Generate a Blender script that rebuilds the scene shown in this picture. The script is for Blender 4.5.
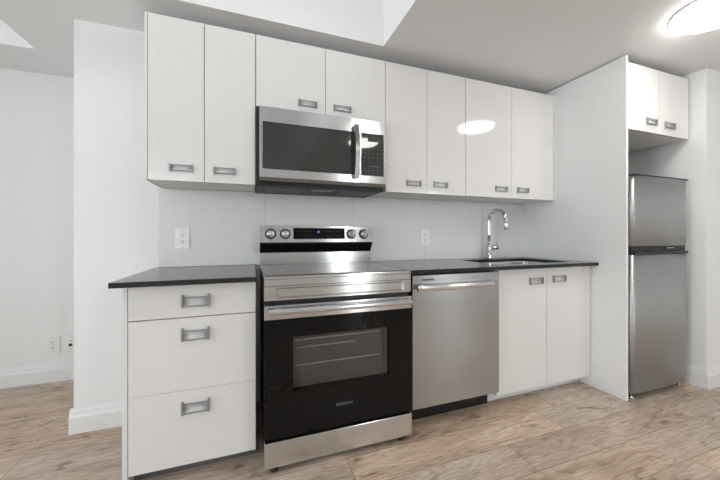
import bpy, bmesh, math, random
from mathutils import Vector, Matrix

for o in list(bpy.data.objects):
    bpy.data.objects.remove(o, do_unlink=True)
SC = bpy.context.scene
COL = SC.collection
rnd = random.Random(7)

# ------------------------------------------------------------------ camera
cam_d = bpy.data.cameras.new('camera')
cam = bpy.data.objects.new('camera', cam_d)
COL.objects.link(cam)
cam_d.sensor_width = 36.0
cam_d.lens = 308.93 / 720 * 36.0
cam_d.shift_y = -4.24 / 720
cam_d.clip_start = 0.05
cam.location = (-0.0508, -2.1276, 1.0827)
cam.rotation_euler = (math.radians(90), 0, -0.3415)
SC.camera = cam

# ------------------------------------------------------------------ world, daylight, exposure
W = bpy.data.worlds.new('world')
SC.world = W
W.use_nodes = True
W.node_tree.nodes['Background'].inputs['Color'].default_value = (0.9, 0.95, 1.0, 1)
W.node_tree.nodes['Background'].inputs['Strength'].default_value = 1.5

SC.view_settings.view_transform = 'Standard'
SC.view_settings.look = 'None'
SC.view_settings.gamma = 1.0
SC.view_settings.use_curve_mapping = False
SC.view_settings.exposure = 0.33


def area_light(name, loc, rot, sx, sy, power, color):
    d = bpy.data.lights.new(name, 'AREA')
    d.shape = 'RECTANGLE'
    d.size = sx
    d.size_y = sy
    d.energy = power
    d.color = color
    o = bpy.data.objects.new(name, d)
    o.location = loc
    o.rotation_euler = rot
    COL.objects.link(o)
    return o


# daylight outside four unseen windows; all but the glass door added to brighten
area_light('added_wide_window_light', (-2.3, -5.14, 1.5), (math.radians(90), 0, 0), 2.6, 1.5, 18, (0.92, 0.96, 1.0))
area_light('added_left_window_light', (-4.66, -2.3, 1.5), (math.radians(90), 0, math.radians(-90)), 2.4, 1.6, 72, (0.90, 0.95, 1.0))
area_light('added_tall_window_light', (4.1, -5.14, 1.5), (math.radians(90), 0, 0), 0.6, 1.4, 26, (0.94, 0.97, 1.0))
area_light('daylight_glass_door', (1.96, -5.14, 1.15), (math.radians(90), 0, 0), 0.48, 2.1, 16, (0.94, 0.97, 1.0))
sun_d = bpy.data.lights.new('sun', 'SUN')  # added sun; its floor patch behind the camera bounces light onto the ceilings
sun_d.energy = 20.0
sun_d.angle = math.radians(1.5)
sun_d.color = (0.97, 0.985, 1.0)
sun = bpy.data.objects.new('sun', sun_d)
sun.rotation_euler = Vector((0.42, 0.75, -0.9)).to_track_quat('-Z', 'Y').to_euler()
COL.objects.link(sun)
LAMP_HIGH = 11.5     # emission of the lamp under the raised ceiling
LAMP_LOW = 18.0       # emission of the lamps under the low ceiling


# ------------------------------------------------------------------ materials
def new_mat(name):
    m = bpy.data.materials.new(name)
    m.use_nodes = True
    return m, m.node_tree, m.node_tree.nodes['Principled BSDF']


def mat(name, col, rough=0.5, metal=0.0, spec=0.5, emit=None, estr=0.0, coat=0.0, speck=0.0, sscale=60, bump=0.0):
    m, nt, b = new_mat(name)
    b.inputs['Base Color'].default_value = (*col, 1)
    b.inputs['Roughness'].default_value = rough
    b.inputs['Metallic'].default_value = metal
    b.inputs['Specular IOR Level'].default_value = spec
    b.inputs['Coat Weight'].default_value = coat
    if emit:
        b.inputs['Emission Color'].default_value = (*emit, 1)
        b.inputs['Emission Strength'].default_value = estr
    tc = nt.nodes.new('ShaderNodeTexCoord')
    n = nt.nodes.new('ShaderNodeTexNoise')
    n.inputs['Scale'].default_value = sscale
    n.inputs['Detail'].default_value = 3
    nt.links.new(tc.outputs['Object'], n.inputs['Vector'])
    r = nt.nodes.new('ShaderNodeValToRGB')
    k = speck if speck else 0.015
    r.color_ramp.elements[0].position = 0.3
    r.color_ramp.elements[1].position = 0.7
    r.color_ramp.elements[0].color = (*[max(0, c * (1 - k)) for c in col], 1)
    r.color_ramp.elements[1].color = (*[min(1, c * (1 + k)) for c in col], 1)
    nt.links.new(n.outputs['Fac'], r.inputs['Fac'])
    nt.links.new(r.outputs['Color'], b.inputs['Base Color'])
    if bump:
        bp = nt.nodes.new('ShaderNodeBump')
        bp.inputs['Strength'].default_value = bump
        bp.inputs['Distance'].default_value = 0.001
        nt.links.new(n.outputs['Fac'], bp.inputs['Height'])
        nt.links.new(bp.outputs['Normal'], b.inputs['Normal'])
    return m


def steel(name, col, rough=0.26, aniso=0.75, rot=0.0, brush=(8, 8, 400)):
    m, nt, b = new_mat(name)
    b.inputs['Metallic'].default_value = 1.0
    b.inputs['Anisotropic'].default_value = aniso
    b.inputs['Anisotropic Rotation'].default_value = rot
    tg = nt.nodes.new('ShaderNodeTangent')
    tg.direction_type = 'UV_MAP'
    tg.uv_map = 'UVMap'
    nt.links.new(tg.outputs['Tangent'], b.inputs['Tangent'])
    tc = nt.nodes.new('ShaderNodeTexCoord')
    mp = nt.nodes.new('ShaderNodeMapping')
    mp.inputs['Scale'].default_value = brush
    n = nt.nodes.new('ShaderNodeTexNoise')
    n.inputs['Scale'].default_value = 1.0
    n.inputs['Detail'].default_value = 2
    nt.links.new(tc.outputs['Object'], mp.inputs['Vector'])
    nt.links.new(mp.outputs['Vector'], n.inputs['Vector'])
    r = nt.nodes.new('ShaderNodeMapRange')
    r.inputs['To Min'].default_value = rough - 0.03
    r.inputs['To Max'].default_value = rough + 0.03
    nt.links.new(n.outputs['Fac'], r.inputs['Value'])
    nt.links.new(r.outputs['Result'], b.inputs['Roughness'])
    c = nt.nodes.new('ShaderNodeValToRGB')
    c.color_ramp.elements[0].color = (*[x * 0.95 for x in col], 1)
    c.color_ramp.elements[1].color = (*[min(1, x * 1.05) for x in col], 1)
    nt.links.new(n.outputs['Fac'], c.inputs['Fac'])
    nt.links.new(c.outputs['Color'], b.inputs['Base Color'])
    return m


def floor_mat():
    m, nt, b = new_mat('oak_laminate')
    N, Lk = nt.nodes.new, nt.links.new

    def math_(op, a, b_=None, c=None):
        x = N('ShaderNodeMath')
        x.operation = op
        for i, v in enumerate((a, b_, c)):
            if v is None:
                continue
            if isinstance(v, (int, float)):
                x.inputs[i].default_value = v
            else:
                Lk(v, x.inputs[i])
        return x.outputs[0]

    def mix(blend, fac, a, b_):
        x = N('ShaderNodeMix')
        x.data_type = 'RGBA'
        x.blend_type = blend
        if isinstance(fac, (int, float)):
            x.inputs[0].default_value = fac
        else:
            Lk(fac, x.inputs[0])
        for i, v in ((6, a), (7, b_)):
            if isinstance(v, tuple):
                x.inputs[i].default_value = v
            else:
                Lk(v, x.inputs[i])
        return x.outputs[2]

    tc = N('ShaderNodeTexCoord')
    at = N('ShaderNodeAttribute')
    at.attribute_name = 'plank'
    sep = N('ShaderNodeSeparateColor')
    Lk(at.outputs['Color'], sep.inputs['Color'])
    sc = N('ShaderNodeVectorMath')
    sc.operation = 'SCALE'
    Lk(at.outputs['Color'], sc.inputs[0])
    sc.inputs['Scale'].default_value = 37.0
    ad = N('ShaderNodeVectorMath')
    Lk(tc.outputs['Object'], ad.inputs[0])
    Lk(sc.outputs['Vector'], ad.inputs[1])
    base = ad.outputs['Vector']

    def noise(scale, stretch, detail=4, dist=0.0, rough=0.55):
        mp = N('ShaderNodeMapping')
        mp.inputs['Scale'].default_value = stretch
        Lk(base, mp.inputs['Vector'])
        n = N('ShaderNodeTexNoise')
        n.inputs['Scale'].default_value = scale
        n.inputs['Detail'].default_value = detail
        n.inputs['Distortion'].default_value = dist
        n.inputs['Roughness'].default_value = rough
        Lk(mp.outputs['Vector'], n.inputs['Vector'])
        return n.outputs['Fac']

    def ramp(f, stops):
        r = N('ShaderNodeValToRGB')
        e = r.color_ramp.elements
        while len(e) < len(stops):
            e.new(0.5)
        for el, (p, c) in zip(e, stops):
            el.position = p
            el.color = (*c, 1)
        Lk(f, r.inputs['Fac'])
        return r.outputs['Color']

    broad = noise(2.2, (1.0, 3.5, 1), 4, 0.8)
    col = ramp(broad, [(0.28, (0.48, 0.365, 0.275)), (0.5, (0.64, 0.505, 0.395)), (0.72, (0.76, 0.63, 0.51))])
    # growth rings and cathedral grain
    mp = N('ShaderNodeMapping')
    mp.inputs['Scale'].default_value = (0.9, 3.6, 1)
    Lk(base, mp.inputs['Vector'])
    nz = N('ShaderNodeTexNoise')
    nz.inputs['Scale'].default_value = 1.6
    nz.inputs['Detail'].default_value = 2
    Lk(mp.outputs['Vector'], nz.inputs['Vector'])
    rings = math_('SINE', math_('MULTIPLY', nz.outputs['Fac'], 85.0))
    rings = math_('MULTIPLY_ADD', rings, 0.5, 0.5)
    ringc = ramp(rings, [(0.0, (0.84, 0.82, 0.80)), (0.6, (1, 1, 1))])
    col = mix('MULTIPLY', 0.8, col, ringc)
    fine = noise(9.0, (1.2, 22, 1), 5, 0.2, 0.65)
    col = mix('MULTIPLY', 0.9, col, ramp(fine, [(0.34, (0.56, 0.51, 0.47)), (0.54, (1, 1, 1))]))
    # dark knots and smudges
    kn = noise(5.5, (0.9, 2.4, 1), 3, 1.2)
    col = mix('MULTIPLY', 0.85, col, ramp(kn, [(0.27, (0.36, 0.29, 0.25)), (0.40, (1, 1, 1))]))
    vp = N('ShaderNodeMapping')
    vp.inputs['Scale'].default_value = (3.2, 6.5, 1)
    Lk(base, vp.inputs['Vector'])
    vo = N('ShaderNodeTexVoronoi')
    vo.inputs['Scale'].default_value = 1.0
    Lk(vp.outputs['Vector'], vo.inputs['Vector'])
    col = mix('MULTIPLY', 0.75, col, ramp(vo.outputs['Distance'], [(0.05, (0.30, 0.23, 0.19)), (0.11, (0.86, 0.83, 0.80)), (0.2, (1, 1, 1))]))
    pale = noise(3.1, (0.6, 2.0, 1), 3, 0.6)
    col = mix('MIX', math_('MULTIPLY', math_('SUBTRACT', pale, 0.5), 0.9), col, (0.68, 0.61, 0.55, 1))
    hv = math_('MULTIPLY_ADD', sep.outputs['Red'], 0.26, 0.88)
    hs = N('ShaderNodeHueSaturation')
    Lk(col, hs.inputs['Color'])
    Lk(hv, hs.inputs['Value'])
    Lk(math_('MULTIPLY_ADD', sep.outputs['Green'], 0.30, 0.86), hs.inputs['Saturation'])
    col = hs.outputs['Color']
    uv = N('ShaderNodeUVMap')
    uv.uv_map = 'UVMap'
    su = N('ShaderNodeSeparateXYZ')
    Lk(uv.outputs['UV'], su.inputs['Vector'])
    eu = math_('MINIMUM', su.outputs['X'], math_('SUBTRACT', PL, su.outputs['X']))
    ev = math_('MINIMUM', su.outputs['Y'], math_('SUBTRACT', PW, su.outputs['Y']))
    e = math_('MINIMUM', eu, ev)
    gap = N('ShaderNodeMapRange')
    gap.inputs['From Min'].default_value = 0.0006
    gap.inputs['From Max'].default_value = 0.0024
    gap.inputs['To Min'].default_value = 0.45
    gap.inputs['To Max'].default_value = 1.0
    Lk(e, gap.inputs['Value'])
    col = mix('MULTIPLY', 1.0, col, gap.outputs['Result'])
    Lk(col, b.inputs['Base Color'])
    b.inputs['Roughness'].default_value = 0.42
    b.inputs['Specular IOR Level'].default_value = 0.35
    bp = N('ShaderNodeBump')
    bp.inputs['Strength'].default_value = 0.15
    bp.inputs['Distance'].default_value = 0.002
    Lk(math_('ADD', math_('MULTIPLY', fine, 0.4), gap.outputs['Result']), bp.inputs['Height'])
    Lk(bp.outputs['Normal'], b.inputs['Normal'])
    return m


def glass_pane_mat(name, tint, refl):
    m = bpy.data.materials.new(name)
    m.use_nodes = True
    nt = m.node_tree
    nt.nodes.clear()
    out = nt.nodes.new('ShaderNodeOutputMaterial')
    tr = nt.nodes.new('ShaderNodeBsdfTransparent')
    tr.inputs['Color'].default_value = (*tint, 1)
    gl = nt.nodes.new('ShaderNodeBsdfGlossy')
    gl.inputs['Roughness'].default_value = 0.02
    fr = nt.nodes.new('ShaderNodeFresnel')
    fr.inputs['IOR'].default_value = refl
    mx = nt.nodes.new('ShaderNodeMixShader')
    nt.links.new(fr.outputs['Fac'], mx.inputs['Fac'])
    nt.links.new(tr.outputs['BSDF'], mx.inputs[1])
    nt.links.new(gl.outputs['BSDF'], mx.inputs[2])
    nt.links.new(mx.outputs['Shader'], out.inputs['Surface'])
    return m


PL, PW = 1.22, 0.187       # floor plank length and width
M = dict(
    wall=mat('painted_wall', (0.86, 0.865, 0.86), 0.55, spec=0.3, sscale=220, bump=0.03),
    ceil=mat('painted_ceiling', (0.88, 0.885, 0.89), 0.8, spec=0.2, sscale=180, bump=0.03),
    trim=mat('satin_trim_paint', (0.84, 0.845, 0.84), 0.3, spec=0.4),
    cab=mat('gloss_white_laminate', (0.80, 0.79, 0.775), 0.07, spec=0.5),
    cabside=mat('white_melamine', (0.80, 0.80, 0.795), 0.35, spec=0.4),
    gap_shade=mat('gap_shade_board', (0.07, 0.07, 0.07), 0.6),  # dark sheet behind the doors; shade of the gaps put into its colour
    panel=mat('matte_white_panel', (0.86, 0.865, 0.865), 0.4, spec=0.35),
    splash=mat('grey_white_gloss_panel', (0.78, 0.775, 0.765), 0.33, spec=0.3),
    seam=mat('joint_sealant', (0.45, 0.45, 0.44), 0.5),
    counter=mat('black_quartz', (0.022, 0.022, 0.024), 0.12, spec=0.4, speck=0.9, sscale=420),
    steel=steel('brushed_stainless', (0.69, 0.70, 0.71), 0.20, 0.8, 0.25),
    steelv=steel('soft_stainless', (0.47, 0.48, 0.49), 0.24, 0.75, 0.25),
    handlegrey=steel('grey_handle_steel', (0.30, 0.305, 0.31), 0.3, 0.4, 0.0),
    bright=mat('polished_stainless', (0.72, 0.71, 0.70), 0.18, 1.0),
    nickel=mat('satin_nickel', (0.34, 0.34, 0.345), 0.4, 0.6),
    cup=mat('pale_satin_cup', (0.66, 0.66, 0.66), 0.35, 0.0),  # pale base colour stands in for light reflected in the metal cup
    nickel_dark=mat('dark_nickel', (0.30, 0.30, 0.31), 0.38, 1.0),  # darker nickel for the microwave's lip and lamp cover
    chrome=mat('chrome', (0.66, 0.66, 0.67), 0.10, 1.0),
    black=mat('black_enamel', (0.012, 0.012, 0.013), 0.35),
    blackm=mat('matte_black_plastic', (0.02, 0.02, 0.021), 0.5),
    bglass=mat('black_glass', (0.006, 0.006, 0.0065), 0.03, spec=0.22),
    mwglass=mat('smoked_microwave_glass', (0.045, 0.045, 0.043), 0.04, spec=0.5),
    hob=mat('hob_glass', (0.10, 0.10, 0.098), 0.08, spec=1.0),
    ovenin=mat('oven_enamel', (0.26, 0.255, 0.25), 0.4),
    knobsteel=mat('satin_knob_steel', (0.55, 0.55, 0.55), 0.3, 1.0),
    rackwire=mat('pale_rack_wire', (0.97, 0.97, 0.95), 0.45, 0.0),
    dark=mat('dark_grey_board', (0.13, 0.128, 0.126), 0.5),
    plastic=mat('white_plastic', (0.90, 0.90, 0.89), 0.25),
    slot=mat('socket_black', (0.02, 0.02, 0.02), 0.5),
    greyink=mat('grey_print', (0.48, 0.48, 0.48), 0.4),
    faint=mat('faint_print', (0.07, 0.07, 0.07), 0.4),
    dimink=mat('dim_print', (0.20, 0.20, 0.20), 0.4),
    whiteink=mat('white_print', (0.62, 0.62, 0.62), 0.4),
    blueled=mat('blue_display_digits', (0.1, 0.1, 0.4), 0.4, emit=(0.30, 0.25, 1.0), estr=1.6),
    fridge=steel('fridge_steel', (0.50, 0.51, 0.515), 0.44, 0.7, 0.25),
    fridgeside=mat('fridge_grey_side', (0.40, 0.40, 0.41), 0.35, 0.4),
    lens_low=mat('lit_opal_diffuser', (0.9, 0.9, 0.88), 0.3, emit=(1.0, 0.965, 0.915), estr=LAMP_LOW),
    lens_high=mat('bright_opal_diffuser', (0.9, 0.9, 0.88), 0.3, emit=(1.0, 0.975, 0.945), estr=LAMP_HIGH),
    pane=glass_pane_mat('window_glass', (0.97, 0.98, 0.98), 1.35),
    ovenglass=glass_pane_mat('tinted_oven_glass', (0.80, 0.79, 0.78), 1.3),
    floor=floor_mat(),
)


# ------------------------------------------------------------------ mesh builder
class MB:
    def __init__(self):
        self.bm = bmesh.new()
        self.mi = 0

    def box(self, x0, x1, y0, y1, z0, z1, bev=0.0, seg=2):
        t = bmesh.new()
        bmesh.ops.create_cube(t, size=1.0)
        for v in t.verts:
            v.co = Vector((x0 + (v.co.x + .5) * (x1 - x0), y0 + (v.co.y + .5) * (y1 - y0), z0 + (v.co.z + .5) * (z1 - z0)))
        if bev:
            bmesh.ops.bevel(t, geom=list(t.edges), offset=bev, segments=seg, profile=0.5, affect='EDGES')
        return self._take(t)

    def _take(self, t, smooth=False):
        mp = {}
        for v in t.verts:
            mp[v] = self.bm.verts.new(v.co)
        for f in t.faces:
            try:
                nf = self.bm.faces.new([mp[v] for v in f.verts])
                nf.smooth = smooth or f.smooth
                nf.material_index = self.mi
            except ValueError:
                pass
        t.free()
        return self

    def prism(self, pts, axis, a, b, smooth=False):
        """pts: closed 2D outline; axis 'x': (y,z), 'y': (x,z), 'z': (x,y); swept a..b"""
        def co(p, t):
            return {'x': (t, p[0], p[1]), 'y': (p[0], t, p[1]), 'z': (p[0], p[1], t)}[axis]
        t = bmesh.new()
        v0 = [t.verts.new(co(p, a)) for p in pts]
        v1 = [t.verts.new(co(p, b)) for p in pts]
        n = len(pts)
        t.faces.new(v0)
        t.faces.new(list(reversed(v1)))
        for i in range(n):
            f = t.faces.new([v0[(i + 1) % n], v0[i], v1[i], v1[(i + 1) % n]])
            f.smooth = smooth
        bmesh.ops.recalc_face_normals(t, faces=list(t.faces))
        return self._take(t)

    def ring(self, outer, inner, axis, a, b):
        """plate with a hole, both outlines with the same number of points"""
        def co(p, t):
            return {'x': (t, p[0], p[1]), 'y': (p[0], t, p[1]), 'z': (p[0], p[1], t)}[axis]
        t = bmesh.new()
        n = len(outer)
        O0 = [t.verts.new(co(p, a)) for p in outer]
        O1 = [t.verts.new(co(p, b)) for p in outer]
        I0 = [t.verts.new(co(p, a)) for p in inner]
        I1 = [t.verts.new(co(p, b)) for p in inner]
        for i in range(n):
            j = (i + 1) % n
            t.faces.new([O0[i], O0[j], I0[j], I0[i]])
            t.faces.new([O1[j], O1[i], I1[i], I1[j]])
            t.faces.new([O0[j], O0[i], O1[i], O1[j]])
            t.faces.new([I0[i], I0[j], I1[j], I1[i]])
        bmesh.ops.recalc_face_normals(t, faces=list(t.faces))
        return self._take(t)

    def lathe(self, prof, seg=32, center=(0, 0, 0), axis='z'):
        """prof: list of (r, h); closed at zero radius"""
        t = bmesh.new()
        cx, cy, cz = center
        rows = []
        for r, h in prof:
            row = []
            for k in range(seg):
                a = 2 * math.pi * k / seg
                c, s = r * math.cos(a), r * math.sin(a)
                p = {'z': (cx + c, cy + s, cz + h), 'y': (cx + c, cy + h, cz + s), 'x': (cx + h, cy + c, cz + s)}[axis]
                row.append(t.verts.new(p))
            rows.append(row)
        for i in range(len(rows) - 1):
            for k in range(seg):
                f = t.faces.new([rows[i][k], rows[i][(k + 1) % seg], rows[i + 1][(k + 1) % seg], rows[i + 1][k]])
                f.smooth = True
        for row in (rows[0], rows[-1]):
            t.faces.new(row)
        bmesh.ops.remove_doubles(t, verts=list(t.verts), dist=1e-6)
        bmesh.ops.recalc_face_normals(t, faces=list(t.faces))
        return self._take(t)

    def tube(self, pts, r, seg=14, cap=True):
        t = bmesh.new()
        pts = [Vector(p) for p in pts]
        rr = r if isinstance(r, (list, tuple)) else [r] * len(pts)
        rows = []
        up = None
        for i, p in enumerate(pts):
            d = (pts[min(i + 1, len(pts) - 1)] - pts[max(i - 1, 0)]).normalized()
            if up is None:
                up = d.orthogonal().normalized()
            up = (up - d * up.dot(d)).normalized()
            s = d.cross(up)
            rows.append([t.verts.new(p + (up * math.cos(2 * math.pi * k / seg) + s * math.sin(2 * math.pi * k / seg)) * rr[i]) for k in range(seg)])
        for i in range(len(rows) - 1):
            for k in range(seg):
                f = t.faces.new([rows[i][k], rows[i][(k + 1) % seg], rows[i + 1][(k + 1) % seg], rows[i + 1][k]])
                f.smooth = True
        if cap:
            t.faces.new(rows[0])
            t.faces.new(rows[-1])
        bmesh.ops.recalc_face_normals(t, faces=list(t.faces))
        return self._take(t)

    def text(self, body, size, x, y, z, depth=0.0006, spacing=1.0):
        """lettering in a plane facing -y, centred at x, z"""
        cu = bpy.data.curves.new('lettering', 'FONT')
        cu.body = body
        cu.size = size
        cu.align_x = 'CENTER'
        cu.align_y = 'CENTER'
        cu.space_character = spacing
        cu.extrude = depth / 2
        cu.resolution_u = 3
        ob = bpy.data.objects.new('lettering', cu)
        COL.objects.link(ob)
        bpy.context.view_layer.update()
        me = bpy.data.meshes.new_from_object(ob.evaluated_get(bpy.context.evaluated_depsgraph_get()))
        bpy.data.objects.remove(ob, do_unlink=True)
        bpy.data.curves.remove(cu)
        t = bmesh.new()
        t.from_mesh(me)
        bpy.data.meshes.remove(me)
        for v in t.verts:
            v.co = Vector((x + v.co.x, y - v.co.z, z + v.co.y))
        return self._take(t)

    def build(self, name, m, parent=None, base=None, recalc=True):
        """base: world location of the thing's base (its root's location)"""
        root = parent
        while root is not None and root.parent is not None:
            root = root.parent
        off = Vector(root.location) if root is not None else Vector(base or (0, 0, 0))
        if recalc:
            bmesh.ops.recalc_face_normals(self.bm, faces=list(self.bm.faces))
        uvl = self.bm.loops.layers.uv.new('UVMap')
        for f in self.bm.faces:
            n = f.normal
            for l in f.loops:
                c = l.vert.co
                if abs(n.z) > 0.7:
                    l[uvl].uv = (c.x, c.y)
                elif abs(n.y) >= abs(n.x):
                    l[uvl].uv = (c.x, c.z)
                else:
                    l[uvl].uv = (c.y, c.z)
        for v in self.bm.verts:
            v.co -= off
        me = bpy.data.meshes.new(name)
        self.bm.to_mesh(me)
        self.bm.free()
        for mm in (m if isinstance(m, (list, tuple)) else [m]):
            me.materials.append(mm)
        o = bpy.data.objects.new(name, me)
        COL.objects.link(o)
        if parent is not None:
            o.parent = parent
        else:
            o.location = off
        return o


def tag(o, label, cat, group=None):
    o['label'] = label
    o['category'] = cat
    if group:
        o['group'] = group
    return o


def thing(name, label, cat, loc, group=None):
    o = bpy.data.objects.new(name, None)
    o.empty_display_size = 0.05
    o.location = loc
    COL.objects.link(o)
    return tag(o, label, cat, group)


def structure(name, mb, m, base=None):
    o = mb.build(name, m, None, base)
    o['kind'] = 'structure'
    return o


def rounded(x0, x1, y0, y1, r, n=6):
    pts = []
    for cx, cy, a0 in ((x1 - r, y1 - r, 0), (x0 + r, y1 - r, 90), (x0 + r, y0 + r, 180), (x1 - r, y0 + r, 270)):
        for k in range(n + 1):
            a = math.radians(a0 + 90 * k / n)
            pts.append((cx + r * math.cos(a), cy + r * math.sin(a)))
    return pts


# ------------------------------------------------------------------ room shell
ZC, ZH = 2.275, 3.10           # low and raised ceiling
XL, XR, YB, YF = -4.5, 4.55, -5.0, 0.80

# floor: one mesh of planks
bm = bmesh.new()
cl = bm.loops.layers.float_color.new('plank')
uvl = bm.loops.layers.uv.new('UVMap')
known = {0: 1.61, -1: 1.20, -2: 1.876, 5: -1.29, 3: -1.10, 4: -0.45, 1: 0.55, 2: 1.25, -3: 0.75}
for row in range(-23, 11):
    y0 = -0.878 + row * PW
    x = known.get(row, rnd.uniform(0, PL))
    x -= math.ceil((x - (XL - 0.2)) / PL) * PL
    while x < XR + 0.2:
        vs = [bm.verts.new(p) for p in ((x, y0, 0), (x + PL, y0, 0), (x + PL, y0 + PW, 0), (x, y0 + PW, 0))]
        f = bm.faces.new(vs)
        c = (rnd.random(), rnd.random(), rnd.random(), 1)
        for l, uv in zip(f.loops, ((0, 0), (PL, 0), (PL, PW), (0, PW))):
            l[cl] = c
            l[uvl].uv = uv
        x += PL
me = bpy.data.meshes.new('floor')
bm.to_mesh(me)
bm.free()
me.materials.append(M['floor'])
fl = bpy.data.objects.new('floor', me)
COL.objects.link(fl)
fl['kind'] = 'structure'

structure('wall_kitchen', MB().box(-0.965, 3.02, 0.0, 0.95, 0, ZC + .1), M['wall'])
structure('wall_far', MB().box(XL - .1, -0.965, YF, YF + .15, 0, ZH), M['wall'])
structure('wall_right_return', MB().box(3.0, XR + .2, -0.885, -0.0005, 0, ZC + .1), M['wall'])
m_ = MB()
m_.box(XL - .12, XL, YB - .1, -3.5, 0, ZH).box(XL - .12, XL, -1.1, YF + .1, 0, ZH)
m_.box(XL - .12, XL, -3.5, -1.1, 0, .65).box(XL - .12, XL, -3.5, -1.1, 2.35, ZH)
structure('wall_left', m_, M['wall'])
structure('wall_right', MB().box(XR, XR + .12, YB - .1, -.88, 0, ZH), M['wall'])
m_ = MB()
m_.box(XL - .1, -3.6, YB - .12, YB, 0, ZH).box(-3.6, -1.0, YB - .12, YB, 0, .5).box(-3.6, -1.0, YB - .12, YB, 2.5, ZH)
m_.box(-1.0, 1.72, YB - .12, YB, 0, ZH).box(1.72, 2.20, YB - .12, YB, 2.2, ZH).box(2.20, 3.8, YB - .12, YB, 0, ZH)
m_.box(3.8, 4.4, YB - .12, YB, 0, .8).box(3.8, 4.4, YB - .12, YB, 2.2, ZH).box(4.4, XR + .1, YB - .12, YB, 0, ZH)
structure('wall_behind', m_, M['wall'])
# dropped ceiling: a strip along the kitchen wall and everything right of the range
m_ = MB()
m_.box(-1.345, 0.74, -0.347, YF + .1, ZC, ZH - .002)
m_.box(XL - .1, -1.345, 0.423, YF + .1, ZC, ZH - .002)
m_.box(0.74, XR + .1, YB - .1, YF + .1, ZC, ZH - .002)
structure('ceiling', m_, M['ceil'])
structure('ceiling_raised', MB().box(XL - .1, XR + .1, YB - .1, YF + .1, ZH, ZH + .1), M['ceil'])

# unseen windows behind the camera, all but the glass door added for light
for i, (ax, a0, a1, z0, z1) in enumerate((('y', -3.6, -1.0, .5, 2.5), ('y', 1.72, 2.20, .02, 2.2), ('y', 3.8, 4.4, .8, 2.2), ('x', -3.5, -1.1, .65, 2.35))):
    fr, pn = MB(), MB()

    def bx(mb, u0, u1, d0, d1, w0, w1, ax=ax):
        if ax == 'y':
            mb.box(u0, u1, YB - d1, YB - d0, w0, w1)
        else:
            mb.box(XL - d1, XL - d0, u0, u1, w0, w1)

    t = 0.05
    bx(fr, a0, a0 + t, .02, .09, z0, z1)
    bx(fr, a1 - t, a1, .02, .09, z0, z1)
    bx(fr, a0, a1, .02, .09, z0, z0 + t)
    bx(fr, a0, a1, .02, .09, z1 - t, z1)
    if i in (0, 3):
        mid = (a0 + a1) / 2
        bx(fr, mid - .025, mid + .025, .02, .09, z0, z1)
    bx(pn, a0 + t, a1 - t, .05, .056, z0 + t, z1 - t)
    f_ = structure('window_%d' % (i + 1), fr, M['trim'])
    pn.build('pane', M['pane'], f_)


def baseboard(name, x0, x1, y0, y1, face):
    """two-step moulded skirting; face: which way it looks"""
    h, t1, t2 = 0.135, 0.017, 0.008
    prof = [(0, 0), (t1, 0), (t1, .088), (t1 - .003, .096), (t2 + .002, .104), (t2, .118), (t2 - .004, .128), (0.003, h), (0, h)]
    mb = MB()
    if face == '-y':
        mb.prism([(y0 - p[0], p[1]) for p in prof], 'x', x0, x1)
    elif face == '-x':
        mb.prism([(x0 - p[0], p[1]) for p in prof], 'y', y0, y1)
    structure(name, mb, M['trim'])


baseboard('baseboard_far', XL, -0.95, YF, YF, '-y')
baseboard('baseboard_left', -0.981, -0.5545, 0, 0, '-y')
baseboard('baseboard_corner', -0.965, -0.965, 0.0005, YF - .017, '-x')
baseboard('baseboard_return', 3.0, 3.0, -0.8845, -0.745, '-x')
baseboard('baseboard_alcove', 3.006, 3.006, -0.744, -0.01, '-x')
baseboard('baseboard_right', 2.984, XR, -0.885, -0.885, '-y')


# ------------------------------------------------------------------ handles
def pull(parent, xc, zc, yf, w=0.11, h=0.038, hc=0.038):
    """flush cup pull: grey end caps and lips around a pale curved cup"""
    mb = MB()
    e = 0.0085
    for k in (-1, 1):
        x = xc + k * (w / 2 - e / 2)
        mb.box(x - e / 2, x + e / 2, yf - .014, yf, zc - h / 2, zc + h / 2, .0015)
    x0, x1 = xc - w / 2 + e, xc + w / 2 - e
    a, b = zc - h / 2 + .003, zc - h / 2 + .003 + hc
    t = .0055
    mb.box(x0, x1, yf - .012, yf, b - t, b, .001)
    mb.box(x0, x1, yf - .012, yf, a, a + t, .001)
    mb.mi = 1
    prof = [(yf, b - t), (yf - .009, b - t - .0002)]
    for k in range(1, 8):
        t_ = k / 8
        prof.append((yf - .009 + .0075 * math.sin(math.pi * t_), b - t - (b - a - 2 * t) * t_))
    prof += [(yf - .009, a + t + .0002), (yf, a + t)]
    mb.prism(prof, 'x', x0, x1, smooth=True)
    return mb.build('handle', [M['nickel'], M['cup']], parent)


def slab_door(root, name, x0, x1, z0, z1, yf, handle, th=0.018, hs=(0.11, 0.039, 0.033)):
    g = 0.0016
    d = MB().box(x0 + g, x1 - g, yf, yf + th, z0, z1, .0012).build(name, M['cab'], root)
    pull(d, handle[0], handle[1], yf - .0002, *hs)
    return d


# ------------------------------------------------------------------ upper cabinets
YU, ZT, ZB = -0.312, 2.205, 1.366


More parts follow.
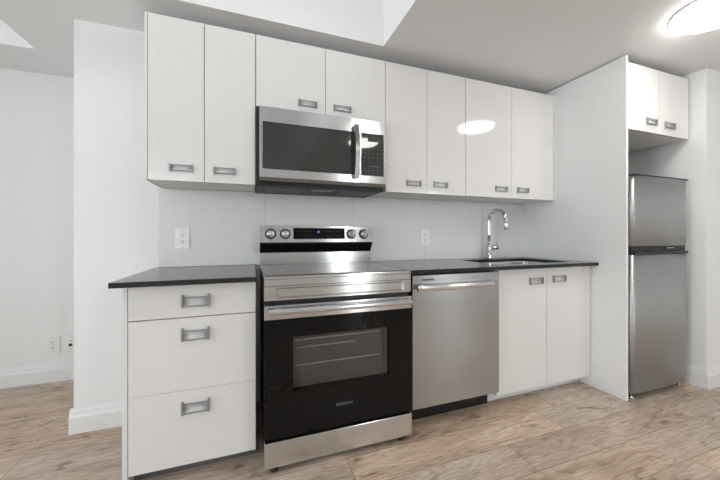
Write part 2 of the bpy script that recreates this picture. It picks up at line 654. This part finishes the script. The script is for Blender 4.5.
def upper(label, x0, x1, z0, doors, left_panel=None, right_panel=None):
    xs = [x0 if left_panel is None else left_panel, x1 if right_panel is None else right_panel]
    r = thing('wall_cabinet', label, 'cabinet', ((x0 + x1) / 2, 0, z0), 'white upper cabinets along the kitchen wall')
    MB().box(x0 + .0006, x1 - .0006, YU + .0195, -.0105, z0 + .001, ZT - .001, .001).build('body', M['cabside'], r)
    MB().box(x0 + .004, x1 - .004, YU + .0183, YU + .0193, z0 + .004, ZT - .004).build('gap_shade_sheet', M['gap_shade'], r)  # thin dark sheet that paints the shade between the doors
    if left_panel is not None:
        MB().box(left_panel, x0 - .0006, YU, -.001, z0 - .001, ZT, .001).build('side_panel', M['cabside'], r)
    if right_panel is not None:
        MB().box(x1 + .0006, right_panel, YU, -.012, z0 - .001, ZT, .001).build('side_panel', M['cabside'], r)
    for a, b, hx, hz in doors:
        slab_door(r, 'door', a, b, z0, ZT, YU, (hx, hz))
    return r


upper('tall white two-door upper cabinet at the left end, left of the microwave', -0.5365, -0.0225, ZB,
      [(-0.5365, -0.280, -0.386, 1.433), (-0.280, -0.0225, -0.180, 1.432)], left_panel=-0.5495)
upper('short white two-door upper cabinet directly above the microwave', -0.0215, 0.7675, 1.806,
      [(-0.0215, 0.3745, 0.268, 1.857), (0.3745, 0.7675, 0.479, 1.857)])
upper('narrow white two-door upper cabinet just right of the microwave', 0.7685, 1.3905, ZB,
      [(0.7685, 1.076, 0.972, 1.431), (1.076, 1.3905, 1.181, 1.433)])
upper('wide white two-door upper cabinet above the sink, at the right end of the row', 1.3915, 2.2465, ZB,
      [(1.3915, 1.8115, 1.709, 1.431), (1.8115, 2.2450, 1.920, 1.431)], right_panel=2.2638)

# ------------------------------------------------------------------ base cabinets
YD, ZK = -0.585, 0.8715
r = thing('drawer_cabinet', 'white base cabinet with three drawers under the left countertop', 'cabinet', (-0.29, -0.29, 0))
MB().box(-0.534, -0.0255, YD + .0195, -.002, .0735, ZK - .001, .001).build('body', M['cabside'], r)
MB().box(-0.5535, -0.5346, YD - .0005, -.0005, .0003, ZK - .001, .001).build('side_panel', M['cabside'], r)
MB().box(-0.530, -0.0295, YD + .0183, YD + .0193, .08, ZK - .004).build('gap_shade_sheet', M['gap_shade'], r)
MB().box(-0.5345, -0.0255, -.505, -.487, .0003, .073).build('toe_kick', M['dark'], r)
for z0, z1, hz in ((0.7235, 0.869, 0.795), (0.4011, 0.7195, 0.647), (0.072, 0.4000, 0.3245)):
    slab_door(r, 'drawer', -0.534, -0.0245, z0, z1, YD, (-0.279, hz), hs=(0.113, 0.058, 0.043))

r = thing('sink_cabinet', 'white two-door base cabinet under the sink, right of the dishwasher', 'cabinet', (1.84, -0.29, 0))
MB().box(1.408, 1.426, YD + .0195, -.002, .0735, ZK - .001).build('side_panel', M['cabside'], r)
MB().box(2.2445, 2.2625, YD + .0195, -.002, .0735, ZK - .001).build('side_panel', M['cabside'], r)
MB().box(1.4263, 2.2442, YD + .0195, -.002, .0735, .0915).build('bottom_panel', M['cabside'], r)
MB().box(1.4263, 2.2442, -.014, -.002, .0918, ZK - .001).build('back_panel', M['cabside'], r)
MB().box(1.4263, 2.2442, YD + .0195, YD + .030, .80, ZK - .001).build('top_rail', M['cabside'], r)
MB().box(1.412, 2.2585, YD + .0183, YD + .0193, .08, ZK - .004).build('gap_shade_sheet', M['gap_shade'], r)
MB().box(1.408, 2.2625, -.505, -.487, .0003, .073).build('toe_kick', M['cabside'], r)
slab_door(r, 'door', 1.408, 1.8345, .0725, .866, YD, (1.736, 0.783), hs=(0.118, 0.046, 0.040))
slab_door(r, 'door', 1.8345, 2.2615, .0725, .866, YD, (1.9465, 0.789), hs=(0.118, 0.046, 0.040))
m_ = MB()
m_.prism([(1.665, .068), (1.70, .0715), (1.735, .0715), (1.742, .060), (1.736, .056), (1.715, .062)], 'y', -.584, -.566)
m_.build('door_bumper', M['plastic'], r)  # small pale clip hanging under the sink cabinet door

# tall white panel between counter and fridge
tag(MB().box(2.2643, 2.2835, -.809, -.0005, .0003, 2.2655, .0012).build('tall_side_panel', M['panel'], None, (2.274, -.4, 0)),
    'tall white full-height panel standing between the counter end and the fridge', 'panel')

# ------------------------------------------------------------------ backsplash
r = thing('backsplash', 'pale glossy panel backsplash between countertops and upper cabinets', 'backsplash', (0.85, -.005, .896))
xs = [-0.561, 0.041, 0.648, 1.238, 1.806, 2.2635]
for a, b in zip(xs, xs[1:]):
    MB().box(a + .0008, b - .0008, -.0100, -.0035, .896, 1.3655 if a < .6 or a > .7 else 1.3655, .0008).build('panel', M['splash'], r)
MB().box(xs[0] + .002, xs[-1] - .002, -.0034, -.0006, .897, 1.364).build('backing', M['seam'], r)


# ------------------------------------------------------------------ outlets
def outlet(label, xc, zc, y, w=0.076, h=0.126, kind='duplex', group=None):
    r = thing('wall_outlet', label, 'outlet', (xc, y, zc), group)
    MB().box(xc - w / 2, xc + w / 2, y - .006, y - .0003, zc - h / 2, zc + h / 2, .0025).build('cover_plate', M['plastic'], r)
    f = MB().box(xc - .017, xc + .017, y - .0085, y - .006, zc - .034, zc + .034, .0015).build('socket_face', M['plastic'], r)
    s = MB()
    if kind == 'duplex':
        for dz in (-.019, .019):
            s.box(xc - .0085, xc - .006, y - .0089, y - .0086, zc + dz - .002, zc + dz + .009)
            s.box(xc + .006, xc + .0085, y - .0089, y - .0086, zc + dz - .001, zc + dz + .008)
            s.lathe([(0, 0), (.0035, 0), (.0035, .0003), (0, .0003)], 12, (xc, y - .0089, zc + dz - .0085), 'y')
    else:
        s.box(xc - .011, xc + .011, y - .0089, y - .0086, zc - .024, zc - .004)
        s.lathe([(0, 0), (.0045, 0), (.0045, .0003), (0, .0003)], 12, (xc, y - .0089, zc + .018), 'y')
    s.build('slots', M['slot'], f)
    for dz in (-.05, .05):
        MB().lathe([(0, 0), (.0028, 0), (.0028, .0006), (0, .0006)], 12, (xc, y - .0066, zc + dz), 'y').build('screw', M['nickel'], r)


G = 'white electrical outlets'
outlet('white duplex outlet on the backsplash left of the range', -0.4355, 1.0665, -.0102, group=G)
outlet('white duplex outlet on the backsplash between range and faucet', 1.243, 1.071, -.0102, group=G)
outlet('white duplex outlet low on the far left wall, above its baseboard', -1.430, 0.272, YF, .082, .128, group=G)
outlet('white jack plate with a black port, half hidden by the wall corner', -1.325, 0.276, YF, .082, .122, 'jack', group=G)

# ------------------------------------------------------------------ countertops
ZCT = 0.895
tag(MB().box(-0.582, -0.0245, -.640, -.0005, .8725, ZCT, .0015).build('countertop', M['counter'], None, (-0.3, -.32, .8725)),
    'short black countertop over the drawer cabinet, left of the range', 'countertop', 'black stone countertops')
hole = rounded(1.47, 2.13, -.535, -.145, .05)
# outer outline with matching point count: split the same angles onto the rectangle
ox0, ox1, oy0, oy1 = 0.7665, 2.2625, -.640, -.0005
outer = []
for k, (px, py) in enumerate(hole):
    q, i = divmod(k, 7)
    cx, cy = ((ox1, oy1), (ox0, oy1), (ox0, oy0), (ox1, oy0))[q]
    outer.append((cx, cy))
m_ = MB()
t = bmesh.new()


def counter_with_hole():
    mb = MB()
    tb = bmesh.new()
    for zz in (.8725, ZCT):
        C4 = [tb.verts.new((x, y, zz)) for x, y in ((ox1, oy1), (ox0, oy1), (ox0, oy0), (ox1, oy0))]
        H = [tb.verts.new((x, y, zz)) for x, y in hole]
        n = len(H)
        for q in range(4):
            for i in range(6):
                tb.faces.new([C4[q], H[q * 7 + i], H[q * 7 + i + 1]])
            tb.faces.new([C4[q], H[q * 7 + 6], H[((q + 1) * 7) % n], C4[(q + 1) % 4]])
        if zz < .89:
            lo = (C4, H)
        else:
            for A, B in ((lo[0], C4), (lo[1], H)):
                for i in range(len(A)):
                    j = (i + 1) % len(A)
                    tb.faces.new([A[i], A[j], B[j], B[i]])
    bmesh.ops.recalc_face_normals(tb, faces=list(tb.faces))
    return mb._take(tb)


t.free()
m_.bm.free()
tag(counter_with_hole().build('countertop', M['counter'], None, (1.5, -.32, .8725)),
    'long black countertop with the sink cut-out, right of the range', 'countertop', 'black stone countertops')

# undermount sink
r = thing('kitchen_sink', 'rectangular stainless sink set under the black countertop', 'sink', (1.8, -.34, .68))
mb = MB()
tb = bmesh.new()
rings = []
for (ins, z) in ((-.018, .8715), (.003, .8715), (.006, .86), (.012, .73), (.020, .705), (.045, .690), (.10, .684)):
    rings.append([tb.verts.new((x, y, z)) for x, y in rounded(1.47 + ins, 2.13 - ins, -.535 + ins, -.145 - ins, .05)])
for a, b in zip(rings, rings[1:]):
    for i in range(len(a)):
        f = tb.faces.new([a[i], a[(i + 1) % len(a)], b[(i + 1) % len(a)], b[i]])
        f.smooth = True
tb.faces.new(rings[-1])
mb._take(tb)
ob = mb.build('basin', M['bright'], r)
sol = ob.modifiers.new('thickness', 'SOLIDIFY')
sol.thickness = 0.0012
MB().lathe([(0, 0), (.042, 0), (.042, .003), (.034, .0035), (.030, .001), (0, .001)], 24, (1.8, -.34, .6852)).build('drain', M['chrome'], r)

# faucet
FX, FY = 1.815, -.072
r = thing('faucet', 'tall chrome gooseneck faucet with side lever behind the sink', 'faucet', (FX, FY, ZCT + .0002))
MB().lathe([(0, 0), (.028, 0), (.028, .006), (.0235, .009), (.0235, .112), (.021, .118), (0, .118)], 28, (FX, FY, ZCT + .0004)).build('base', M['chrome'], r)
R_ = 0.088
pts = [(FX, FY, ZCT + .115), (FX, FY, 1.10), (FX, FY, 1.17)]
for k in range(0, 15):
    a = math.pi * k / 14 * 0.97
    pts.append((FX, FY - R_ + R_ * math.cos(a), 1.20 + R_ * math.sin(a)))
MB().tube(pts, .0142, 18).build('spout', M['chrome'], r)
y_e, z_e = pts[-1][1], pts[-1][2]
MB().tube([(FX, y_e, z_e + .012), (FX, y_e - .002, z_e - .010), (FX, y_e - .005, z_e - .03), (FX, y_e - .009, z_e - .075), (FX, y_e - .010, z_e - .080)],
          [.0145, .0168, .0172, .0182, .0150], 18).build('spray_head', M['chrome'], r)
lv = MB().tube([(FX + .018, FY, .985), (FX + .086, FY, .985), (FX + .089, FY, .985)], [.0185, .0185, .016], 18).build('lever_hub', M['chrome'], r)
MB().tube([(FX + .076, FY, 1.000), (FX + .080, FY - .002, 1.014), (FX + .088, FY - .004, 1.036)], [.008, .0075, .007], 12).build('lever', M['chrome'], lv)

# ------------------------------------------------------------------ range
RX0, RX1 = 0.008, 0.757
RF = -.660
r = thing('electric_range', 'stainless steel electric range with black glass oven door', 'stove', (0.38, -.33, 0))
MB().box(RX0 + .002, RX1 - .002, -.635, -.03, .045, .8815, .002).build('body', M['black'], r)
for sx in (RX0 + .045, RX1 - .045):
    for sy in (-.645, -.08):
        MB().lathe([(0, .0003), (.020, .0003), (.020, .012), (.011, .014), (.011, .046), (0, .046)], 18, (sx, sy, 0)).build('foot', M['blackm'], r)
# hob: steel rim, glass top with four element rings
hb = MB().box(RX0, RX1, -.668, -.085, .882, .8955, .003).build('cooktop', M['steel'], r)
MB().box(RX0 + .012, RX1 - .012, -.640, -.098, .8957, .8985, .001).build('cooktop_glass', M['hob'], hb)
for cx, cy, rr in ((.20, -.49, .105), (.57, -.49, .115), (.20, -.22, .075), (.57, -.22, .075)):
    o_ = [(cx + rr * math.cos(2 * math.pi * k / 40), cy + rr * math.sin(2 * math.pi * k / 40)) for k in range(40)]
    i_ = [(cx + (rr - .0025) * math.cos(2 * math.pi * k / 40), cy + (rr - .0025) * math.sin(2 * math.pi * k / 40)) for k in range(40)]
    MB().ring(o_, i_, 'z', .8986, .8988).build('element_ring', M['greyink'], hb)
# front fascia: upper steel band and panel with a recessed frame
MB().box(RX0, RX1, RF - .004, -.637, .8505, .8815, .002).build('front_band', M['steel'], r)
fp = MB().ring([(RX0, .785), (RX1, .785), (RX1, .849), (RX0, .849)], [(.064, .793), (.716, .793), (.716, .842), (.064, .842)], 'y', RF - .003, -.638)
fp.box(.0638, .7162, RF + .006, -.640, .7925, .8425)
fpo = fp.build('front_panel', M['steel'], r)
tr = MB()
X0, X1, Z0, Z1, w_ = .064, .716, .793, .842, .007
for pts_ in ([(X0, Z0), (X1, Z0), (X1 - w_, Z0 + w_), (X0 + w_, Z0 + w_)], [(X0, Z1), (X1, Z1), (X1 - w_, Z1 - w_), (X0 + w_, Z1 - w_)],
             [(X0, Z0), (X0, Z1), (X0 + w_, Z1 - w_), (X0 + w_, Z0 + w_)], [(X1, Z0), (X1, Z1), (X1 - w_, Z1 - w_), (X1 - w_, Z0 + w_)]):
    o4 = [(px, RF - .0035, pz) for px, pz in pts_[:2]]
    i4 = [(px, RF + .0055, pz) for px, pz in pts_[2:]]
    tb = bmesh.new()
    q = o4 + i4
    tb.faces.new([tb.verts.new(c) for c in q])
    tr._take(tb)
tr.build('panel_bevel', M['bright'], fpo)
# oven door
dr = MB()
dr.box(RX0 + .001, RX1 - .001, -.678, -.640, .700, .764, .003)
door = dr.build('oven_door', M['steel'], r)
g = MB()
wx0, wx1, wz0, wz1 = .136, .628, .362, .614
g.ring([(RX0 + .001, .160), (RX1 - .001, .160), (RX1 - .001, .6995), (RX0 + .001, .6995)], [(wx0, wz0), (wx1, wz0), (wx1, wz1), (wx0, wz1)], 'y', -.678, -.640)
g.build('door_glass', M['bglass'], door)
MB().box(wx0 - .001, wx1 + .001, -.6765, -.6735, wz0 - .001, wz1 + .001).build('window', M['ovenglass'], door)
MB().text('SAMSUNG', .0178, .3845, -.6784, .2625, .0005, 1.08).build('lettering', M['dimink'], door)
# oven cavity seen through the window (open box with racks)
cv = MB()
cx0, cx1, cz0, cz1, cy0, cy1 = wx0 - .03, wx1 + .03, wz0 - .02, wz1 + .03, -.6395, -.6360
cav = MB()
cav.box(cx0, cx1, -.6390, -.6362, cz0, cz1)
cav.build('oven_interior', M['ovenin'], r)
for z, x0, x1 in ((.590, wx0 + .012, wx1 - .045), (.553, wx0 + .02, .45), (.470, wx0 + .012, wx1 - .045)):
    rk = MB().tube([(x0, -.650, z), (x1, -.650, z)], .0036, 8)
    for k in range(9):
        xx = x0 + (x1 - x0) * (k + .5) / 9
        rk.tube([(xx, -.650, z), (xx, -.6415, z + .001)], .001, 6)
    rk.build('oven_rack', M['rackwire'], r)
MB().box(wx1 - .020, wx1 - .006, -.655, -.641, wz0 + .006, wz1 - .004, .001).build('rack_support', M['nickel'], r)
hd = MB()
hz = .7405
prof = [(-.712, hz - .013), (-.716, hz - .008), (-.718, hz), (-.716, hz + .008), (-.710, hz + .013), (-.701, hz + .013), (-.698, hz), (-.701, hz - .013)]
hd.prism(prof, 'x', RX0 + .018, RX1 - .018)
hd.box(RX0 + .045, RX0 + .075, -.700, -.6782, hz - .011, hz + .011, .002)
hd.box(RX1 - .075, RX1 - .045, -.700, -.6782, hz - .011, hz + .011, .002)
hd.build('door_handle', M['steel'], door)
# storage drawer
MB().box(RX0 + .001, RX1 - .001, -.680, -.637, .030, .1455, .003).build('storage_drawer', M['steel'], r)
# backguard: tilted control panel, sloped black vent, steel foot
bg = MB()
bg.prism([(-.100, 1.040), (-.085, 1.1455), (-.080, 1.148), (-.014, 1.148), (-.014, 1.040)], 'x', RX0 - .002, RX1 + .003)
bgo = bg.build('backguard', M['steel'], r)
MB().prism([(-.1005, 1.0392), (-.103, 1.028), (-.066, .974), (-.016, .974), (-.016, 1.0392)], 'x', RX0 - .002, RX1 + .003).build('vent_trim', M['bglass'], bgo)
MB().box(RX0 + .001, RX1 - .001, -.074, -.016, .8965, .9735, .001).build('backguard_foot', M['steel'], bgo)


def on_panel(z):       # y of the tilted control panel at height z
    return -.100 + (z - 1.040) / .1055 * .015


def tilt(mb, z0=1.040):
    return mb


dp = MB().prism([(on_panel(1.062) - .0025, 1.062), (on_panel(1.134) - .0025, 1.134), (on_panel(1.134) - .0002, 1.134), (on_panel(1.062) - .0002, 1.062)], 'x', .213, .561)
dpo = dp.build('display', M['bglass'], r)
MB().text('00', .015, .378, on_panel(1.108) - .0030, 1.1075, .0004).build('clock_digits', M['blueled'], dpo)
for x in (.24, .262, .284, .306, .33, .435, .458, .482, .506, .53):
    for z in (1.083, 1.112):
        MB().box(x - .004, x + .004, on_panel(z) - .0030, on_panel(z) - .0026, z - .0012, z + .0012).build('touch_mark', M['faint'], dpo)
for kx in (.071, .162, .607, .699):
    kz = 1.094
    ky = on_panel(kz)
    kb = MB().lathe([(0, .0), (.034, .0), (.034, -.003), (.030, -.006), (0, -.006)], 32, (kx, ky - .001, kz), 'y').build('knob', M['blackm'], r)
    MB().lathe([(0, -.006), (.0265, -.006), (.0255, -.022), (.0235, -.0245), (0, -.0245)], 32, (kx, ky - .001, kz), 'y').build('knob_cap', M['knobsteel'], kb)
    MB().box(kx - .0055, kx + .0055, ky - .036, ky - .0255, kz - .0245, kz + .0245, .002).build('knob_grip', M['nickel'], kb)
for kx in (.071, .162, .607, .699):
    for dx, dz in ((-.036, .026), (.036, .026), (0.0, -.041)):
        z = 1.094 + dz
        MB().box(kx + dx - .003, kx + dx + .003, on_panel(z) - .0014, on_panel(z) - .0006, z - .0025, z + .0025).build('knob_mark', M['dark'], bgo)

# ------------------------------------------------------------------ microwave
MX0, MX1, MY = -.0045, .7405, -.378
r = thing('microwave', 'stainless over-the-range microwave mounted above the stove', 'microwave', (.365, -.19, 1.37))
MB().box(MX0 - .0155, MX1 - .002, -.341, -.0115, 1.372, 1.796, .002).build('body', M['black'], r)
SPL = .5735
wz0, wz1 = 1.447, 1.704
MB().ring([(MX0, 1.402), (SPL - .001, 1.402), (SPL - .001, 1.785), (MX0, 1.785)], [(.012, wz0), (SPL - .004, wz0), (SPL - .004, wz1), (.012, wz1)], 'y', MY, -.3415).build('door', M['steel'], r)
door = [o for o in r.children if o.name.startswith('door')][0]
MB().box(.0125, SPL - .0045, MY + .001, -.345, wz0 + .0005, wz1 - .0005, .001).build('window', M['mwglass'], door)
hm = MB()
hx = .5410
pts = []
hp = []
n = 12
for k in range(n + 1):
    t_ = k / n
    z = 1.424 + (1.738 - 1.424) * t_
    bow = .030 + .022 * math.sin(math.pi * t_)
    pts.append((MY - bow, z))
back = [(y + .014, z) for y, z in reversed(pts)]
hm.prism(pts + back, 'x', hx - .013, hx + .013, smooth=False)
hm.box(hx - .010, hx + .010, MY - .022, MY - .0003, 1.428, 1.450, .002)
hm.box(hx - .010, hx + .010, MY - .022, MY - .0003, 1.712, 1.734, .002)
hm.build('door_handle', M['handlegrey'], door)
cp = MB().ring([(SPL + .001, 1.402), (MX1, 1.402), (MX1, 1.785), (SPL + .001, 1.785)], [(SPL + .004, wz0), (MX1 - .014, wz0), (MX1 - .014, wz1), (SPL + .004, wz1)], 'y', MY, -.3415).build('control_panel', M['steel'], r)
MB().box(SPL + .0045, MX1 - .0145, MY + .001, -.345, wz0 + .0005, wz1 - .0005, .001).build('control_glass', M['mwglass'], cp)
for i, x in enumerate((.602, .630, .658, .686, .710)):
    for j, z in enumerate((1.480, 1.506, 1.532, 1.558, 1.584, 1.610)):
        if j == 1:
            continue
        MB().box(x - .0035, x + .0035, MY + .0004, MY + .0009, z - .0018, z + .0018).build('button', M['dimink'], cp)
MB().box(.625, .705, MY + .0004, MY + .0009, 1.504, 1.5065).build('button', M['dimink'], cp)
MB().box(.622, .690, MY + .0004, MY + .0009, 1.655, 1.684).build('display', M['black'], cp)
# bottom lip and underside with grease filters and lights
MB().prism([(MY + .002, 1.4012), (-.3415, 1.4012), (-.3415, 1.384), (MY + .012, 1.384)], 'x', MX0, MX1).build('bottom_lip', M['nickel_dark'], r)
MB().box(MX0 - .015, MX1 - .004, -.338, -.014, 1.358, 1.3715, .003).build('underside', M['blackm'], r)
for x0, x1 in ((.05, .24), (.49, .68)):
    fm = MB()
    fm.box(x0, x1, -.30, -.10, 1.3555, 1.3578, .001)
    for k in range(7):
        fm.box(x0 + .01, x1 - .01, -.29 + k * .027, -.284 + k * .027, 1.3545, 1.3554)
    fm.build('grease_filter', M['dark'], r)
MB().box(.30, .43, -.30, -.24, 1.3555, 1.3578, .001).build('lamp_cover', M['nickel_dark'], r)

# ------------------------------------------------------------------ dishwasher
DX0, DX1, DY = .7935, 1.3985, -.618
r = thing('dishwasher', 'stainless steel dishwasher under the counter, right of the range', 'dishwasher', (1.096, -.3, 0))
MB().box(DX0 + .004, DX1 - .004, -.570, -.02, .116, .866, .002).box(DX0 + .02, DX1 - .02, -.50, -.03, .0003, .1155).build('tub', M['blackm'], r)
MB().box(DX0 + .003, DX1 - .003, -.520, -.501, .0003, .1155).build('toe_kick', M['black'], r)
dd = MB().box(DX0, DX1, DY, -.5712, .116, .8635, .004).build('door', M['steelv'], r)
hd = MB()
tb = bmesh.new()
rows = []
hx0, hx1, hzc = DX0 + .016, DX1 - .052, .796
for k in range(23):
    t_ = k / 22
    x = hx0 + (hx1 - hx0) * t_
    yc = DY - .026 - .020 * math.sin(math.pi * t_)
    rows.append([tb.verts.new((x, yc + .009 * math.copysign(abs(math.cos(a_)) ** .7, math.cos(a_)), hzc + .0165 * math.copysign(abs(math.sin(a_)) ** .7, math.sin(a_))))
                 for a_ in [2 * math.pi * q / 16 for q in range(16)]])
for ra, rb in zip(rows, rows[1:]):
    for q in range(16):
        f = tb.faces.new([ra[q], ra[(q + 1) % 16], rb[(q + 1) % 16], rb[q]])
        f.smooth = True
tb.faces.new(rows[0])
tb.faces.new(rows[-1])
bmesh.ops.recalc_face_normals(tb, faces=list(tb.faces))
hd._take(tb)
hd.box(hx0 + .012, hx0 + .030, DY - .022, DY - .0003, hzc - .009, hzc + .009, .001)
hd.box(hx1 - .030, hx1 - .012, DY - .022, DY - .0003, hzc - .009, hzc + .009, .001)
hd.build('door_handle', M['bright'], dd)
MB().box(.853, .930, DY - .0009, DY - .0002, .8315, .8395).build('logo_plate', M['dark'], dd)

# ------------------------------------------------------------------ fridge
FX0, FX1, FYF = 2.308, 2.912, -.832
r = thing('refrigerator', 'stainless two-door top-freezer fridge standing in the alcove', 'fridge', (2.6, -.5, 0))
MB().box(FX0 + .004, FX1 - .004, -.762, -.14, .045, 1.478, .004).build('body', M['fridgeside'], r)


def fridge_door(name, z0, z1):
    """door with rounded vertical edges and a slightly bowed front"""
    pts = [(FX0, -.765), (FX0, FYF + .036)]
    for k in range(1, 7):
        a = math.radians(90 * k / 6)
        pts.append((FX0 + .026 - .026 * math.cos(a), FYF + .036 - .028 * math.sin(a)))
    for k in range(1, 12):
        t_ = k / 12
        x = FX0 + .026 + (FX1 - FX0 - .052) * t_
        pts.append((x, FYF + .008 - .010 * math.sin(math.pi * t_)))
    for k in range(0, 7):
        a = math.radians(90 * k / 6)
        pts.append((FX1 - .026 + .026 * math.sin(a), FYF + .036 - .028 * math.cos(a)))
    pts += [(FX1, -.765)]
    return MB().prism(pts, 'z', z0, z1, smooth=True).build(name, M['fridge'], r)


fz = fridge_door('freezer_door', 1.014, 1.478)
lo = fridge_door('fridge_door', .047, .956)
MB().box(FX0 + .001, FX1 - .001, -.830, -.30, 1.4785, 1.489, .004).build('top_cap', M['blackm'], r)
m_ = MB()
m_.box(FX0 + .004, FX1 - .004, -.812, -.764, .9565, 1.0135, .003)
m_.build('grip_recess', M['blackm'], r)
MB().box(FX0 + .012, FX1 - .010, -.834, -.8125, .9585, .978, .006).build('handle_lip', M['black'], r)
MB().box(FX0 + .36, FX1 - .17, -.828, -.8125, .996, 1.002, .002).build('gleam_strip', M['bright'], fz)  # polished strip put in as the thin gleam inside the grip gap
MB().box(FX0 + .02, FX1 - .02, -.770, -.70, .012, .0445).build('toe_grille', M['black'], r)
for sx in (FX0 + .035, FX1 - .035):
    for sy in (-.79, -.20):
        MB().lathe([(0, .0003), (.016, .0003), (.016, .010), (.007, .012), (.007, .046), (0, .046)], 16, (sx, sy, 0)).build('foot', M['bright'], r)

# cabinet above the fridge
FCY = -.800
r = thing('wall_cabinet', 'white two-door cabinet high above the fridge', 'cabinet', (2.63, -.4, 1.79))
MB().box(2.2855, 2.975, FCY + .0195, -.0105, 1.791, 2.231, .001).build('body', M['panel'], r)
MB().box(2.290, 2.970, FCY + .0183, FCY + .0193, 1.795, 2.228).build('gap_shade_sheet', M['gap_shade'], r)
slab_door(r, 'door', 2.2855, 2.630, 1.790, 2.232, FCY, (2.5365, 1.863), hs=(0.11, 0.042, 0.036))
slab_door(r, 'door', 2.630, 2.9755, 1.790, 2.232, FCY, (2.7445, 1.861), hs=(0.11, 0.042, 0.036))


# ------------------------------------------------------------------ ceiling lamps
def ceiling_lamp(label, x, y, z, lens, rad=0.187, depth=.044):
    r = thing('ceiling_lamp', label, 'lamp', (x, y, z), 'round flush ceiling lamps')
    MB().lathe([(0, -.0003), (rad - .004, -.0003), (rad, -.002), (rad, -.010), (rad - .003, -.012), (0, -.012)], 56, (x, y, z)).build('rim', M['trim'], r)
    prof = [(0, -.0122), (rad - .002, -.0122)]
    for k in range(1, 11):
        a = math.radians(90 * k / 10)
        prof.append(((rad - .002) * math.cos(a), -.0125 - depth * math.sin(a)))
    MB().lathe(prof, 56, (x, y, z)).build('diffuser', lens, r)


ceiling_lamp('lit round white lamp on the ceiling in front of the fridge, cut by the frame', 2.255, -1.235, ZC, M['lens_low'])
ceiling_lamp('lit round lamp on the low ceiling behind the camera', 1.30, -2.30, ZC, M['lens_low'])
ceiling_lamp('lit round lamp high in the raised ceiling in front of the range', -0.10, -1.34, ZH, M['lens_high'], .187, .006)
ceiling_lamp('unseen round lamp added in the raised ceiling at the far left behind the camera', -2.5, -1.8, ZH, M['lens_high'], .187, .006)  # unseen lamp added to brighten the walls on the left
